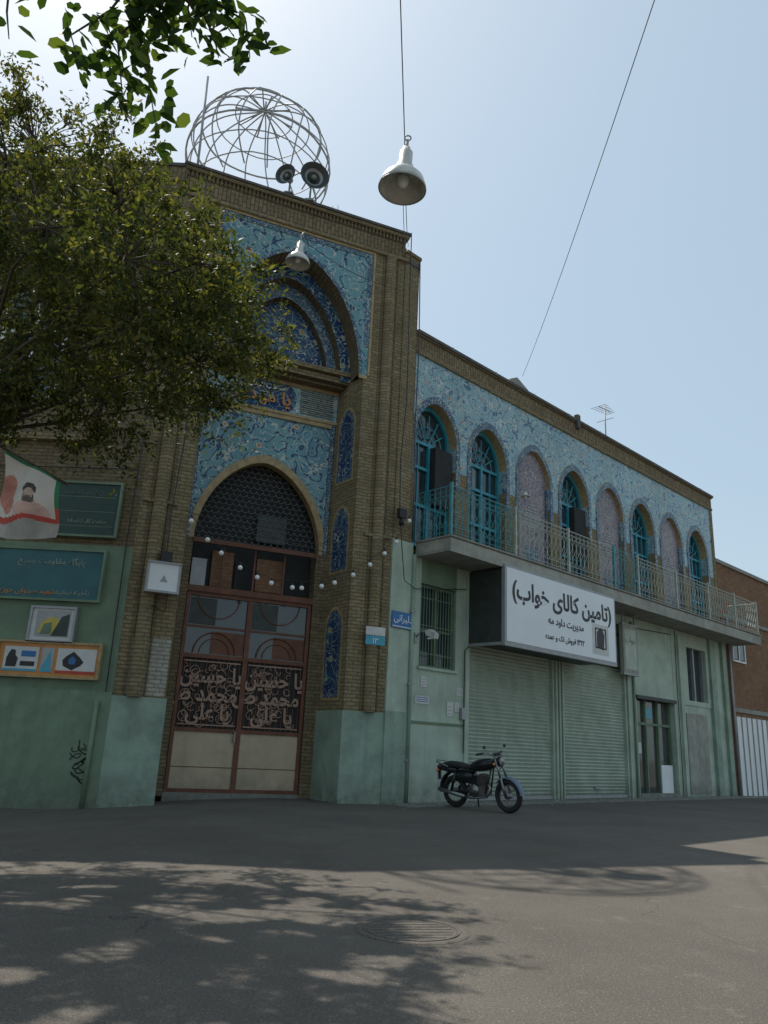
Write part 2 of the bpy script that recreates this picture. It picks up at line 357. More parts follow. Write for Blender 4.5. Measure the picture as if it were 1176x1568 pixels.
b.box(-4.2,-1.1,.97,1.2,8.0,8.8,'tileW'); b.box(-4.2,-1.1,.93,.97,8.0,8.06,'gold'); b.box(-4.2,-1.1,.93,.97,8.72,8.8,'gold')
for i in range(12): b.box(-2.0+.001,-1.2,.955,.969,8.12+i*.05,8.14+i*.05,'brickD')
b.lathe([(0,0),(.34,0),(.36,.02)],(-2.45,.965,8.4),'tileD',(0,-1,0),seg=20)
b.lathe([(0,0),(.36,0),(.38,.02)],(-2.85,.962,8.38),'tileD',(0,-1,0),seg=20); b.lathe([(0,0),(.3,0),(.32,.02)],(-3.2,.959,8.36),'tileD',(0,-1,0),seg=20)
b.box(-4.25,-1.02,.55,1.0,8.86,9.0,'brick'); b.box(-4.3,-1.0,.45,1.0,9.02,9.12,'brick'); b.box(-4.2,-1.08,.7,1.0,8.8,8.86,'brickD')
def revp(z0,z1):
    P=lambda u,off:(-.88-.24*u-off,u)
    n=10
    for w,off,m in((.33,.006,'gold'),(.28,.012,'tileB'),(.2,.018,'tileD')):
        pts=arc(.5,w,z1-.45-(.33-w),z1-(.33-w)*1.4,n)
        pp=[(.5-w,z0+(.33-w))]+pts+[(.5+w,z0+(.33-w))]
        b.face([(P(u,off)[0],P(u,off)[1],z) for u,z in pp],m)
revp(1.9,3.8); revp(4.5,6.0); revp(6.5,8.3)
b.done('portal_recess',FP,mosque)
b=MB()
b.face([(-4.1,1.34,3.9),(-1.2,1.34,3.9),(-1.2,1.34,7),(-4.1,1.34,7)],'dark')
def inarch(x,z):
    u=abs(x+2.64)/1.34
    return u<1 and z<4.95+1.85*(1-u**1.7)**.52
st=.14
for i in range(21):
    for j in range(18):
        x=-2.64-1.42+i*st+(j%2)*st/2; z=4.98+j*st*.8
        if inarch(x,z+.05):
            b.ring((x,1.18+random.uniform(-.01,.01),z+.10),.069,.006,'net','y',6,4,math.pi,2*math.pi)
for x in(-3.3,-2.64,-2.0): b.box(x-.02,x+.02,1.1,1.14,3.98,4.86,'brown')
b.box(-3.5,-3.05,1.28,1.33,4.0,4.8,'brickO'); b.box(-2.55,-1.95,1.27,1.33,4.05,4.75,'brickO'); b.box(-3.0,-2.72,1.29,1.33,4.0,4.6,'dark')
b.box(-3.9,-3.6,1.28,1.33,4.0,4.6,'grey'); b.box(-2.64,-2.0,1.2,1.25,5.1,5.7,'darkg')
b.done('transom_lattice',FP,mosque)
# double door
b=MB(); x0,x1,xm=-3.96,-1.37,-2.665
b.box(x0-.02,x1+.02,1.0,1.3,-.2,.07,'concrete')
for a,c in((x0,x0+.07),(x1-.07,x1),(xm-.05,xm+.05)): b.box(a,c,1.0,1.08,.07,3.86,'brown')
for a,c in((x0+.07,xm-.05),(xm+.05,x1-.07)):
    b.box(a,c,1.01,1.07,.07,.14,'brown'); b.box(a+.0,c,1.03,1.06,.14,1.17,'beige'); b.box(a,c,1.005,1.07,1.17,1.24,'brown')
    b.box(a,c,1.05,1.07,1.24,2.56,'dark'); b.box(a,c,1.005,1.07,2.56,2.64,'brown'); b.box(a,c,1.05,1.06,2.64,3.78,'glass'); b.box(a,c,1.0,1.07,3.78,3.86,'brown')
    b.box(a,c,1.02,1.05,3.16,3.2,'brown'); b.box(a,c,1.024,1.03,.52,.535,'brown')
    b.box(a+.02,a+.55,1.04,1.05,3.22,3.75,'darkg'); b.box(a+.5,c-.02,1.041,1.05,2.66,3.1,'brown')
    mx=(a+c)/2; b.ring((mx,1.03,2.66),.42,.016,'brown','y',16,5,0,math.pi); b.ring((mx,1.03,2.66),.3,.010,'brown','y',16,5,0,math.pi)
    b.ring((mx,1.03,3.78),.42,.012,'brown','y',16,5,math.pi,2*math.pi)
    for k in range(11): b.box(a+.04+k*(c-a-.08)/10-.006,a+.04+k*(c-a-.08)/10+.006,1.035,1.05,1.24,2.56,'brown')
    for k in range(70):
        b.ring((random.uniform(a+.1,c-.1),1.03,random.uniform(1.32,2.48)),random.uniform(.03,.10),.009,'pink','y',12,5,random.uniform(0,3),random.uniform(4,8))
    for zz in(1.3,2.5): 
        b.box(a+.03,c-.03,1.025,1.045,zz-.012,zz+.012,'pink')
b.box(xm-.09,xm-.06,.96,1.0,1.0,1.2,'chrome')
b.done('entrance_door',FP,mosque)
for xx in(-3.3,-2.02):
    for zz,s in((2.1,'یا حسین'),(1.75,'ع محمد ص'),(1.4,'یا علی')):
        text(s,.42,'pink',FP,xx,1.015,zz,mosque,'door_calligraphy',.010,.85)
text('یا مهدی',.40,'orange',FP,-2.85,.925,8.22,mosque,'tile_inscription',.008)
text('صاحب الزمان',.15,'bulb',FP,-2.8,.925,8.55,mosque,'tile_inscription',.002)
# ---------------- left wall
b=MB()
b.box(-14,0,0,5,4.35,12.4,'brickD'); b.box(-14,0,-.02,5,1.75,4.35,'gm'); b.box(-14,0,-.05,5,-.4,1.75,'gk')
b.box(-14,-.9,-.12,0,6.35,6.5,'brick'); b.box(-14,0,-.06,0,12.4,12.75,'brickV'); b.box(-14,0,-.1,.5,12.75,12.82,'roofd')
for i,x in enumerate((-3.2,-6.2,-9)):
    b.box(x,x+1.3,-.03,.1,7.3,9.6,'glass'); 
    for q in(x,x+.63,x+1.24): b.box(q,q+.06,-.07,-.03,7.3,9.6,'white')
    b.box(x-.05,x+1.35,-.1,-.0,7.2,7.3,'concrete'); b.box(x,x+1.3,-.07,-.03,8.6,8.66,'white')
b.tube([(-.22,-.08,-.2),(-.22,-.08,1.6)],.04,'gk',8)
b.tube([(-.1,-.06,1.75),(-.12,-.06,4.4),(-.08,-.06,7.8)],.012,'black',5); b.tube([(-14,-.05,5.9),(-5,-.05,5.75),(-.1,-.05,5.85)],.010,'black',5)
b.done('side_wall',FL,mosque)
# ---------------- wing
b=MB()
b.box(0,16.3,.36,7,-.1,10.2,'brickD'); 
b.box(0.0,.47,-.03,1.6,5.3,12.35,'brick'); b.box(-.03,.5,-.07,1.6,12.35,12.43,'brick'); b.box(.0,.47,-.05,1.6,12.1,12.2,'roofd')
b.box(16.1,16.3,-.02,.36,5.3,9.9,'brick')
cs=[1.28+1.945*i for i in range(8)]; W=.70
edges=[.47]+[(cs[i]+cs[i+1])/2 for i in range(7)]+[16.1]
for i,c in enumerate(cs):
    x0,x1=edges[i],edges[i+1]
    pa=arc(c,W,7.95,8.84,16); archwall(b,x0,x1,9.9,pa,0,'tileW')
    po=arc(c,W+.13,7.95,9.03,16); strip(b,po,-.025,pa,-.025,'tileB'); strip(b,po,-.025,po,0,'gold'); strip(b,pa,-.025,pa,.36,'gold')
    for a,d in((x0,c-W),(c+W,x1)):
        b.box(a,d,0,.36,5.3,7.35,'brick'); b.box(a,d,0,.36,7.35,7.95,'tileW')
    for a in(c-W-.13,c+W): b.box(a,a+.13,-.025,0,6.9,7.95,'tileB')
    if i in(2,4,6):
        archfill(b,pa,.10,'tileP',5.35)
        b.box(c-W+.02,c-W+.09,.06,.098,5.35,7.95,'tileB'); b.box(c+W-.09,c+W-.02,.06,.098,5.35,7.95,'tileB')
        # stepped diamond medallion in glazed relief
        rows=[(-5,.06),(-4,.14),(-3,.20),(-2,.27),(-1,.33),(0,.38),(1,.33),(2,.26),(3,.19),(4,.12),(5,.05)]
        for r,ww in rows:
            z=7.0+r*.085; k=max(1,round(ww/.06)); dx=ww/k
            for s in range(-k,k):
                xx=c+(s+.5)*dx; b.prism([(xx-dx*.44,z),(xx,z-.036),(xx+dx*.44,z),(xx,z+.036)],.082,.0945,'medal')
        b.box(c-.3,c+.3,.085,.0945,5.6,6.2,'tileB')
    else:
        archfill(b,pa,.30,'glass',5.35)
        f='turq'
        pj=arc(c,W-.07,7.95,8.74,16); strip(b,pa,.22,pj,.22,f); strip(b,pj,.22,pj,.29,f)
        for a in(c-W,c-.035,c+W-.07): b.box(a,a+.07,.22,.29,5.35,7.95,f)
        for z in(7.82,7.2,6.3,5.36): b.box(c-W+.07,c+W-.07,.225,.285,z,z+.07,f)
        for k in range(1,6):
            an=math.pi*k/6; L=.62 if k in(1,5) else .72
            b.tube([(c+.16*math.cos(an),.25,7.9+.16*math.sin(an)),(c+L*math.cos(an)*.86,.25,7.9+L*math.sin(an))],.018,f,5)
        b.ring((c,.25,7.9),.16,.016,f,'y',10,5,0,math.pi); b.ring((c,.25,7.9),.42,.014,f,'y',12,5,0,math.pi)
        for a in(c-.35,c+.35): b.box(a-.012,a+.012,.235,.275,5.4,7.82,f)
        if i!=0: b.box(c-.6,c-.3+.12*(i%3),.286,.296,5.45,7.8,'curtain')
        if i in (0,3): b.box(c+.04,c+.62,.05,.21,6.4,7.8,'dark')
b.box(.47,16.3,-.05,.36,9.9,9.98,'brick'); b.box(.47,16.3,-.02,.36,9.98,10.36,'brickV'); b.box(.47,16.36,-.10,7.1,10.4,10.48,'roofd'); b.box(.47,16.33,-.06,.4,10.36,10.4,'brick')
b.prism([(4.3,10.48),(5.3,10.48),(5.2,10.75),(4.7,10.95),(4.4,10.8)],.2,1.2,'concrete'); b.box(7.2,7.35,-.12,.0,10.2,10.62,'roofd')
for k in range(9): b.box(.47+1.7*k+1.2,.47+1.7*k+1.24,-.106,7,10.42,10.49,'concrete')
b.done('wing_upper_floor',FW,mosque)
# ground floor shops
b=MB()
b.box(-.02,.6,-.04,.36,1.75,5.3,'gl'); b.box(-.04,.6,-.06,.36,-.1,1.75,'gd')
b.box(.6,.93,0,.36,-.1,5.05,'gl'); b.box(2.1,2.55,0,.36,-.1,5.05,'gl'); b.box(.93,2.1,0,.36,-.1,2.72,'gl'); b.box(.93,2.1,0,.36,4.5,5.05,'gm')
b.box(.62,2.5,-.025,0,1.55,1.6,'gm'); b.box(2.42,2.55,-.04,0,-.1,5.05,'gl')
b.box(.93,2.1,.2,.3,2.72,4.5,'glass')
for x in(.93,1.5,2.04): b.box(x,x+.06,.1,.2,2.72,4.5,'gm')
for z in(2.72,3.5,4.44): b.box(.93,2.1,.08,.1,z,z+.05,'gm')
for k in range(13): b.tube([(.98+k*.09,.03,2.72),(.98+k*.09,.03,4.5)],.010,'gm',5)
for z in(3.0,3.6,4.2): b.tube([(.93,.03,z),(2.1,.03,z)],.01,'gm',5)
b.box(.88,2.15,-.05,.03,2.66,2.72,'gl')
def shutter(xa,xb,z0,z1):
    n=int((z1-z0)/.085)
    for i in range(n):
        z=z0+i*.085
        b.face([(xa,.12,z),(xb,.12,z),(xb,.085,z+.055),(xa,.085,z+.055)],'shut'); b.face([(xa,.085,z+.055),(xb,.085,z+.055),(xb,.12,z+.085),(xa,.12,z+.085)],'shut')
    b.box(xa,xb,.06,.14,z0-.08,z0,'grey')
    b.box(xa-.02,xa+.05,.02,.13,0,z1,'gl'); b.box(xb-.05,xb+.02,.02,.13,0,z1,'gl')
    b.box((xa+xb)/2-.12,(xa+xb)/2+.12,.05,.09,.25,.3,'grey')
shutter(2.57,5.95,.1,3.5); b.box(2.55,6.0,0,.36,3.5,5.05,'gl')
b.box(5.98,6.32,-.03,.36,-.1,5.05,'gl'); b.box(6.06,6.1,-.05,-.03,0,3.6,'gm'); b.box(6.2,6.24,-.05,-.03,0,3.6,'gm')
shutter(6.36,9.55,.1,3.55); b.box(6.32,9.6,-.02,.36,3.55,5.05,'gl'); b.box(6.32,9.6,-.05,-.02,3.5,3.6,'gl'); b.box(6.32,9.6,-.05,-.02,4.4,4.46,'gm')
b.box(9.6,10.05,-.03,.36,-.1,5.05,'gl'); b.box(9.82,9.9,-.09,-.03,0,4.9,'gm')
b.box(10.05,12.4,-.02,.36,2.75,5.05,'gl'); b.box(10.05,12.4,-.05,.36,-.1,.12,'concrete')
b.box(10.05,12.4,.2,.3,.12,2.75,'glassb')
for x in(10.05,10.8,11.55,12.33): b.box(x,x+.07,.12,.2,.12,2.75,'gm')
b.box(10.05,12.4,.13,.2,2.0,2.07,'gm'); b.box(11.6,12.3,.1,.19,.12,.9,'white'); b.box(10.0,12.45,-.08,-.02,2.72,2.82,'darkg')
b.box(10.3,10.6,.18,.195,1.2,1.5,'paper'); b.box(10.9,11.3,.18,.195,2.2,2.5,'cyan')
b.box(12.4,13.0,-.03,.36,-.1,5.05,'gl'); b.box(12.75,12.95,-.1,-.03,-.1,4.9,'gl')
b.box(13.0,15.1,0,.36,2.75,2.9,'gl'); b.box(13.0,13.5,0,.36,2.9,5.05,'gl'); b.box(14.9,15.1,0,.36,2.9,5.05,'gl'); b.box(13.5,14.9,0,.36,4.6,5.05,'gl')
b.box(13.5,14.9,.2,.3,2.9,4.6,'glass')
for x in(13.5,14.15,14.82): b.box(x,x+.07,.1,.2,2.9,4.6,'grey')
b.box(13.0,15.1,.03,.36,-.1,2.75,'gl'); b.box(13.25,14.7,.0,.03,.1,2.5,'slab'); b.box(13.97,14.0,-.01,.0,.1,2.5,'grey')
b.box(15.1,15.5,-.08,.36,-.1,5.05,'gd'); b.box(15.5,16.1,0,.36,-.1,5.05,'gl'); b.box(16.05,16.35,-.1,.36,-.1,5.3,'gd')
b.tube([(.62,-.07,0),(.62,-.07,5.05)],.045,'gd',10)
for z in(.8,2.3,3.8): b.box(.55,.69,-.1,0,z,z+.04,'grey')
b.tube([(2.36,-.05,1.0),(2.36,-.05,3.2),(2.5,-.05,3.3)],.012,'black',5)
b.box(2.26,2.4,-.09,0,1.7,1.95,'grey')
b.tube([(12.6,-.06,0),(12.6,-.06,3.4),(12.62,-.06,5.0)],.012,'black',5); b.tube([(6.32,-.04,4.8),(9,-.04,4.7),(12.4,-.05,4.85)],.010,'black',5)
b.done('shop_fronts',FW,mosque)
# balcony
b=MB()
b.box(.72,17.1,-1.0,0,5.10,5.34,'slab'); b.box(.70,17.12,-1.03,-1.0,5.02,5.30,'slab'); b.box(.69,17.13,-1.05,0.0,5.342,5.38,'concrete'); b.box(.72,17.1,-.98,0,5.04,5.10,'concrete')
b.done('balcony_slab',FW,mosque)
b=MB()
def rail(p0,p1,m,n):
    p0=Vector(p0);p1=Vector(p1);d=(p1-p0);L=d.length;d.normalize()
    for z in(.08,.2,.88,1.0,1.1): b.tube([p0+Vector((0,0,z)),p1+Vector((0,0,z))],.014 if z>1.05 else .008,m,5)
    for i in range(n+1):
        q=p0+d*(L*i/n); b.tube([q+Vector((0,0,.0)),q+Vector((0,0,1.1))],.007,m,4)
        if i<n:
            c=p0+d*(L*(i+.5)/n); h=L/n/2
            for sg in(1,-1):
                pts=[]
                for k in range(11):
                    t=k/10*math.pi*2; pts.append(c+d*(sg*h*.9*math.sin(t))+Vector((0,0,.54+.32*(k/10-.5)*2)))
                b.tube(pts,.0055,m,4)
            pts=[c+d*(h*.9*math.cos(t*math.pi/4))+Vector((0,0,.94+.045*math.sin(t*math.pi/4))) for t in range(9)]
            b.tube(pts,.005,m,4,cap=False)
segs=[(.74,3.0,'railt'),(3.0,5.2,'railp'),(5.2,7.4,'railp'),(7.4,8.7,'railt'),(8.7,11,'railp'),(11,13.2,'railp'),(13.2,15.2,'railp'),(15.2,17.08,'railp')]
for a,c,m in segs:
    rail((a,-.98,5.38),(c,-.98,5.38),m,int((c-a)/.18)); b.box(a-.03,a+.03,-1.01,-.95,5.38,6.55,m)
b.box(17.03,17.09,-1.01,-.95,5.38,6.55,'railp')
rail((.74,-.98,5.38),(.74,-.04,5.38),'railt',6); rail((17.06,-.98,5.38),(17.06,0,5.38),'railp',6)
b.done('balcony_railing',FW,mosque)
# small lamp fixed on the balcony railing
b=MB(); b.tube([(3.05,-1.0,6.0),(3.05,-1.02,6.9),(3.1,-1.15,6.95)],.015,'grey',6); b.lathe([(.0,.12),(.04,.11),(.05,.06),(.11,0),(.10,0),(.04,.05)],(3.12,-1.18,6.8),'lampw',seg=16); b.ball((3.12,-1.18,6.80),.04,'bulb',8); b.done('balcony_lamp',FW)
# wire dome on roof
b=MB(); cx,cy,cz,Rr=-3.56,16.0,14.82,1.78
def dp(ph,th):
    r=Rr*math.sin(ph); z=Rr*math.cos(ph)*.93
    th=th+.10*math.sin(ph*2.6)
    return (cx+r*math.cos(th),cy+r*math.sin(th),cz+z+.02*math.sin(th*5+ph*4))
for k in range(16):
    th=2*math.pi*k/16; b.tube([dp(ph,th) for ph in np.linspace(.05,2.3,26)],.018,'wire',5)
for ph in (.42,.72,1.0,1.28,1.56,1.86,2.15):
    b.tube([dp(ph,t) for t in np.linspace(0,2*math.pi,37)],.024 if ph in(1.0,1.56) else .015,'wire',5,cap=False)
for k in range(8):
    th=2*math.pi*(k+.5)/8; b.tube([(cx+.75*math.cos(th)*(1-t)**.8,cy+.75*math.sin(th)*(1-t)**.8,cz+1.50+.22*t**1.5) for t in np.linspace(0,.97,9)],.020,'wire',5)
b.tube([(cx,cy,cz+1.6),(cx,cy,cz+2.0)],.03,'grey',6); b.ball((cx,cy,cz+1.78),.06,'grey')
b.done('wire_dome_frame',None,mosque)
b=MB(); b.box(-5.0,-.1,.3,6,12.3,12.5,'roofd'); b.lathe([(1.1,12.4),(1.1,13.1)],(-2.9,1.6,0),'concrete',seg=28); b.tube([(-4.95,.5,12.8),(-5.0,.6,15.9)],.028,'grey',6); b.done('roof_deck',FP,mosque)

# ------------------------------------------------------------------ shop sign
e=empty('shop_sign'); b=MB()
b.box(2.5,7.12,-1.0,-.02,3.36,5.0,'darkg'); b.box(2.46,7.16,-1.09,-1.0,3.32,5.08,'grey'); b.box(2.52,7.10,-1.1,-1.09,3.38,5.02,'signw')
b.box(6.0,6.75,-1.106,-1.1,3.5,4.25,'paper'); b.ring((6.37,-1.108,3.9),.34,.02,'black','y',4,4,math.pi/4,math.pi/4+2*math.pi)
b.prism([(6.2,3.68),(6.5,3.62),(6.55,4.0),(6.4,4.18),(6.2,4.05)],-1.112,-1.107,'black')
b.box(2.46,2.56,-1.02,-.02,3.3,3.36,'grey'); b.box(2.46,7.16,-1.09,-1.0,3.28,3.32,'grey')
b.done('sign_box',FW,e)
text('(تامین کالای خواب)',.55,'black',FW,4.82,-1.104,4.38,e,'sign_lettering',.014,1.0)
text('مدیریت داود مه',.24,'black',FW,4.85,-1.104,3.98,e,'sign_lettering',.003,1)
text('۲۲۳۱ فروش تک و عمده',.18,'black',FW,4.8,-1.104,3.62,e,'sign_lettering',.003,1)
e=empty('hanging_shop_sign'); b=MB(); b.box(8.95,9.75,-.3,-.18,3.33,4.7,'slab'); b.box(8.91,9.79,-.31,-.17,3.29,3.33,'grey'); b.box(8.91,9.79,-.31,-.17,4.7,4.74,'grey')
b.box(9.03,9.67,-.306,-.30,3.45,4.58,'shut'); b.box(9.0,9.04,-.28,-.24,4.74,5.04,'grey'); b.box(9.66,9.7,-.28,-.24,4.74,5.04,'grey'); b.done('panel',FW,e); text('خواب',.26,'gm',FW,9.35,-.308,4.2,e)
e=empty('street_name_sign'); b=MB(); b.box(.02,.66,-.075,-.065,3.42,3.76,'blue'); b.box(.04,.64,-.077,-.075,3.44,3.46,'white'); b.done('plate',FW,e); text('دلیرانی',.2,'bulb',FW,.34,-.078,3.56,e,ext=.001)
e=empty('house_number_plate'); b=MB(); b.box(-.56,-.14,-.165,-.155,3.0,3.18,'cyan'); b.box(-.56,-.14,-.165,-.155,3.19,3.36,'paper'); b.done('plate',FP,e); text('۳۱',.15,'bulb',FP,-.35,-.17,3.03,e,ext=.001)
for i,(x,z,w,h) in enumerate(((.85,1.95,.42,.16),(2.15,2.2,.2,.16),(1.85,1.75,.2,.3),(2.1,1.85,.15,.2),(1.0,2.3,.18,.22))):
    b=MB(); b.box(x,x+w,-.012,-.006,z,z+h,'paper'); 
    for k in range(3): b.box(x+.03,x+w-.03,-.014,-.012,z+.04+k*h*.25,z+.055+k*h*.25,'blue' if i==0 else 'grey')
    b.done('paper_notice',FW)
b=MB(); b.box(.74,.84,-.04,0,3.2,3.4,'grey'); b.tube([(.79,-.02,3.3),(.79,-.2,3.42),(.82,-.4,3.36)],.016,'grey',6)
b.prism([(-.58,3.24),(-.34,3.32),(-.32,3.42),(-.45,3.44),(-.60,3.34)],.75,.88,'lampw','x'); b.box(.77,.86,-.56,-.38,3.24,3.265,'bulb'); b.done('wall_lamp',FW)
def board(name,x0,x1,z0,z1,m,fm,parts):
    e=empty(name); b=MB(); b.box(x0,x1,-.09,-.05,z0,z1,m)
    for a in((x0-.04,x1+.04,z0-.04,z0),(x0-.04,x1+.04,z1,z1+.04),(x0-.04,x0,z0,z1),(x1,x1+.04,z0,z1)): b.box(a[0],a[1],-.12,-.02,a[2],a[3],fm)
    parts(b); b.done('board_panel',FL,e); return e
def g0(b):
    for k in range(3): b.box(-1.5,-.42,-.093,-.09,4.68+k*.28,4.69+k*.28,'gm')
e=board('notice_board',-1.56,-.36,4.52,5.5,'bgreen','gm',g0); text('هیئت امنا مسجد',.12,'gm',FL,-.95,-.095,5.3,e); text('ساعت کار کتابخانه',.10,'gl',FL,-.9,-.095,4.75,e)
e=board('teal_sign_board',-2.42,-.48,3.32,4.2,'teal','gm',lambda b:None); text('پایگاه مقاومت بسیج',.15,'shut',FL,-1.4,-.095,3.95,e); text('شهید صدوقی حوزه',.13,'orange',FL,-1.75,-.095,3.4,e); text('ناحیه سفید',.14,'shut',FL,-.95,-.095,3.4,e)
def g1(b):
    b.box(-1.5,-.9,-.094,-.09,2.64,3.1,'grey'); b.prism([(-1.45,2.7),(-1.1,2.68),(-.95,2.85),(-1.2,3.0),(-1.4,2.9)],-.1,-.095,'yel'); b.prism([(-1.2,2.66),(-.92,2.66),(-.92,3.05),(-1.05,3.0)],-.103,-.1,'darkg'); b.prism([(-1.4,2.68),(-1.2,2.7),(-1.22,2.9),(-1.35,2.86)],-.106,-.103,'gm')
board('framed_picture',-1.58,-.84,2.58,3.14,'paper','grey',g1)
def g2(b):
    for x,w,m in((-1.95,.6,'paper'),(-1.3,.22,'grey'),(-1.02,.68,'paper')):
        b.box(x,x+w,-.096,-.09,2.03,2.45,m)
    b.prism([(-1.9,2.1),(-1.72,2.1),(-1.7,2.25),(-1.75,2.3),(-1.76,2.38),(-1.83,2.40),(-1.87,2.33),(-1.9,2.25)],-.1,-.097,'black'); b.box(-1.65,-1.4,-.1,-.097,2.28,2.38,'blue'); b.box(-1.65,-1.4,-.1,-.097,2.12,2.2,'black'); b.box(-1.95,-1.35,-.1,-.097,2.03,2.07,'cyan')
    b.prism([(-.9,2.15),(-.74,2.08),(-.6,2.16),(-.55,2.22),(-.62,2.3),(-.74,2.40),(-.86,2.32),(-.92,2.25)],-.1,-.097,'black'); b.box(-1.02,-.34,-.1,-.097,2.02,2.07,'red'); b.prism([(-.8,2.18),(-.7,2.18),(-.68,2.26),(-.75,2.32),(-.82,2.26)],-.103,-.1,'blue')
    b.prism([(-1.3,2.03),(-1.1,2.03),(-1.15,2.4)],-.1,-.097,'cyan')
board('poster_display',-2.05,-.3,1.97,2.52,'orange','gold',g2)
gr=empty('graffiti')
b=MB()
for k in range(7):
    x=-.45+random.uniform(-.06,.16); z=.25+k*.08
    pts=[Vector((x+.09*math.sin(t*1.3+k),-.054,z+.05*math.cos(t*1.7+k*2)+.012*t)) for t in np.linspace(0,4.5,14)]
    b.tube(pts,.010,'black',4)
b.done('spray_strokes',FL,gr)
text('دل',.22,'black',FL,-.42,-.056,.78,gr,ext=.001)
b=MB(); b.box(-4.88,-4.36,-.3,-.14,3.56,4.06,'white'); b.box(-4.92,-4.32,-.33,-.14,4.06,4.09,'grey'); b.box(-4.92,-4.32,-.33,-.14,3.52,3.56,'grey'); b.box(-4.92,-4.88,-.31,-.14,3.56,4.06,'grey'); b.box(-4.36,-4.32,-.31,-.14,3.56,4.06,'grey')
b.prism([(-4.68,3.72),(-4.54,3.72),(-4.61,3.85)],-.304,-.3,'grey'); b.box(-4.7,-4.5,-.25,-.14,4.09,4.3,'black'); b.tube([(-4.6,-.18,4.2),(-4.62,-.18,5),(-4.55,-.16,6.5),(-4.57,-.16,8)],.012,'black',5); b.tube([(-4.5,-.2,3.55),(-4.5,-.18,3.2),(-4.75,-.17,3.3)],.012,'black',5)
b.done('electrical_box',FP)
b=MB()
for (xa,za,xb,zb,sg,n) in((-4.35,5.15,-.15,5.1,1.1,13),(-.15,5.1,.4,6.1,.1,2)):
    pts=[]
    for i in range(25):
        t=i/24; pts.append((xa+(xb-xa)*t,-.25,za+(zb-za)*t-sg*4*t*(1-t)*(1 if t<.5 else .97)))
    b.tube(pts,.007,'black',4)
    for i in range(n):
        t=(i+.5)/n+random.uniform(-.02,.02); x=xa+(xb-xa)*t; z=za+(zb-za)*t-sg*4*t*(1-t); b.tube([(x,-.25,z),(x,-.25,z-.06)],.018,'black',6); b.ball((x,-.25,z-.10),.048,'bulb')
b.tube([(-4.4,-.15,5.15),(-.9,.5,4.85)],.008,'black',4)
b.done('string_lights',FP)
b=MB(); b.tube([(-.02,-.2,5.9),(-.06,-.2,7),(.1,-.15,8.5),(-.02,-.2,12.8)],.012,'black',5); b.tube([(.45,-.06,12.3),(.5,-.08,10),(.49,-.06,8),(.55,-.08,5.4)],.014,'roofd',5)
b.tube([(-.02,-.2,5.9),(.05,-.25,5.0),(.2,-.2,4.4),(.62,-.12,4.3),(2.4,-.06,4.6)],.010,'black',5)
b.box(-.1,.1,-.3,-.2,5.7,5.9,'black'); b.tube([(0,-.25,5.7),(0,-.25,5.55)],.05,'black',8)
b.done('facade_cable',FW)
# ------------------------------------------------------------------ lamps, wires
def pend(name,loc,R):
    k=R/.3; b=MB()
    prof=[(.0,.62),(.05,.62),(.055,.56),(.085,.55),(.09,.36),(.11,.34),(.12,.27),(.19,.22),(.26,.14),(.295,.04),(.3,0),(.285,0),(.25,.12),(.18,.19),(.08,.23),(0,.24)]
    b.lathe([(r*k,h*k) for r,h in prof],(0,0,0),'lampw',seg=32)
    b.ball((0,0,.12*k),.075*k,'bulb',12,(1,1,1.35)); b.ring((0,0,.0),.293*k,.010*k,'grey','z',32,6)
    b.tube([(0,0,.6*k),(0,0,.75*k)],.02*k,'grey',6); b.ring((0,0,.78*k),.04*k,.01*k,'grey','y',10,5)
    b.done(name,Matrix.Translation(loc)@Matrix.Rotation(math.radians(3),4,'Y'))
pend('street_lamp',(.03,8.0,7.72),.30)
pend('street_lamp',(-1.97,13.3,10.2),.25)
def cat(p,q,s,n=20):
    p=Vector(p);q=Vector(q); return [p.lerp(q,i/n)-Vector((0,0,4*s*(i/n)*(1-i/n))) for i in range(n+1)]
b=MB(); b.tube(cat((.27,15.85,12.6),(.03,8,8.49),.25),.007,'black',5); b.tube(cat((.03,8,8.49),(-.85,-4,10.4),.0),.007,'black',5)
b.tube(cat((.27,15.85,12.6),(.03,8,7.85),.5),.005,'black',5)
b.done('overhead_cable')
b=MB(); b.tube(cat((3.6,19,10.9),(1.5,-4,6.9),.45,40),.0055,'black',5); b.done('overhead_cable')
b=MB(); b.tube([(-1.97,13.3,10.82),(-1.97,13.9,11.4),(-1.97,14.8,11.7)],.014,'grey',6); b.tube(cat((-1.97,13.3,10.82),(.2,15.6,11.2),.2),.006,'black',4); b.done('lamp_bracket')
b=MB(); b.tube([(-.85,-4,-.1),(-.85,-4,10.8)],.14,'concrete',10,.09); b.box(-1.4,-.3,-4.05,-3.95,10.2,10.3,'wood'); b.tube([(1.5,-4,-.1),(1.5,-4,7.3)],.08,'concrete',8); b.done('utility_pole')
def horn(loc,d,R):
    b=MB(); k=R
    b.lathe([(0,.35*k),(.12*k,.35*k),(.14*k,.3*k),(.3*k,.5*k),(.55*k,.75*k),(1.0*k,1.05*k),(1.03*k,1.08*k)],(0,0,0),'grey',d,24)
    b.lathe([(1.03*k,1.08*k),(1.0*k,1.07*k),(.6*k,.78*k),(.2*k,.45*k),(0,.45*k)],(0,0,0),'darkg',d,24)
    b.lathe([(0,-.1*k),(.28*k,-.1*k),(.3*k,0),(.3*k,.3*k),(0,.33*k)],(0,0,0),'grey',d,16)
    b.lathe([(0,.5*k),(.16*k,.6*k),(.18*k,.85*k),(0,.95*k)],(0,0,0),'grey',d,12)
    b.tube([(0,0,-.1*k),(0,0,-1.6*k)],.025,'grey',6)
    b.box(-.1,.1,-.1,.1,-1.65*k,-1.5*k,'grey')
    b.done('loudspeaker',Matrix.Translation(loc))
p=FP@Vector((-2.47,-.05,13.37)); horn(p,(.35,-1,-.12),.32)
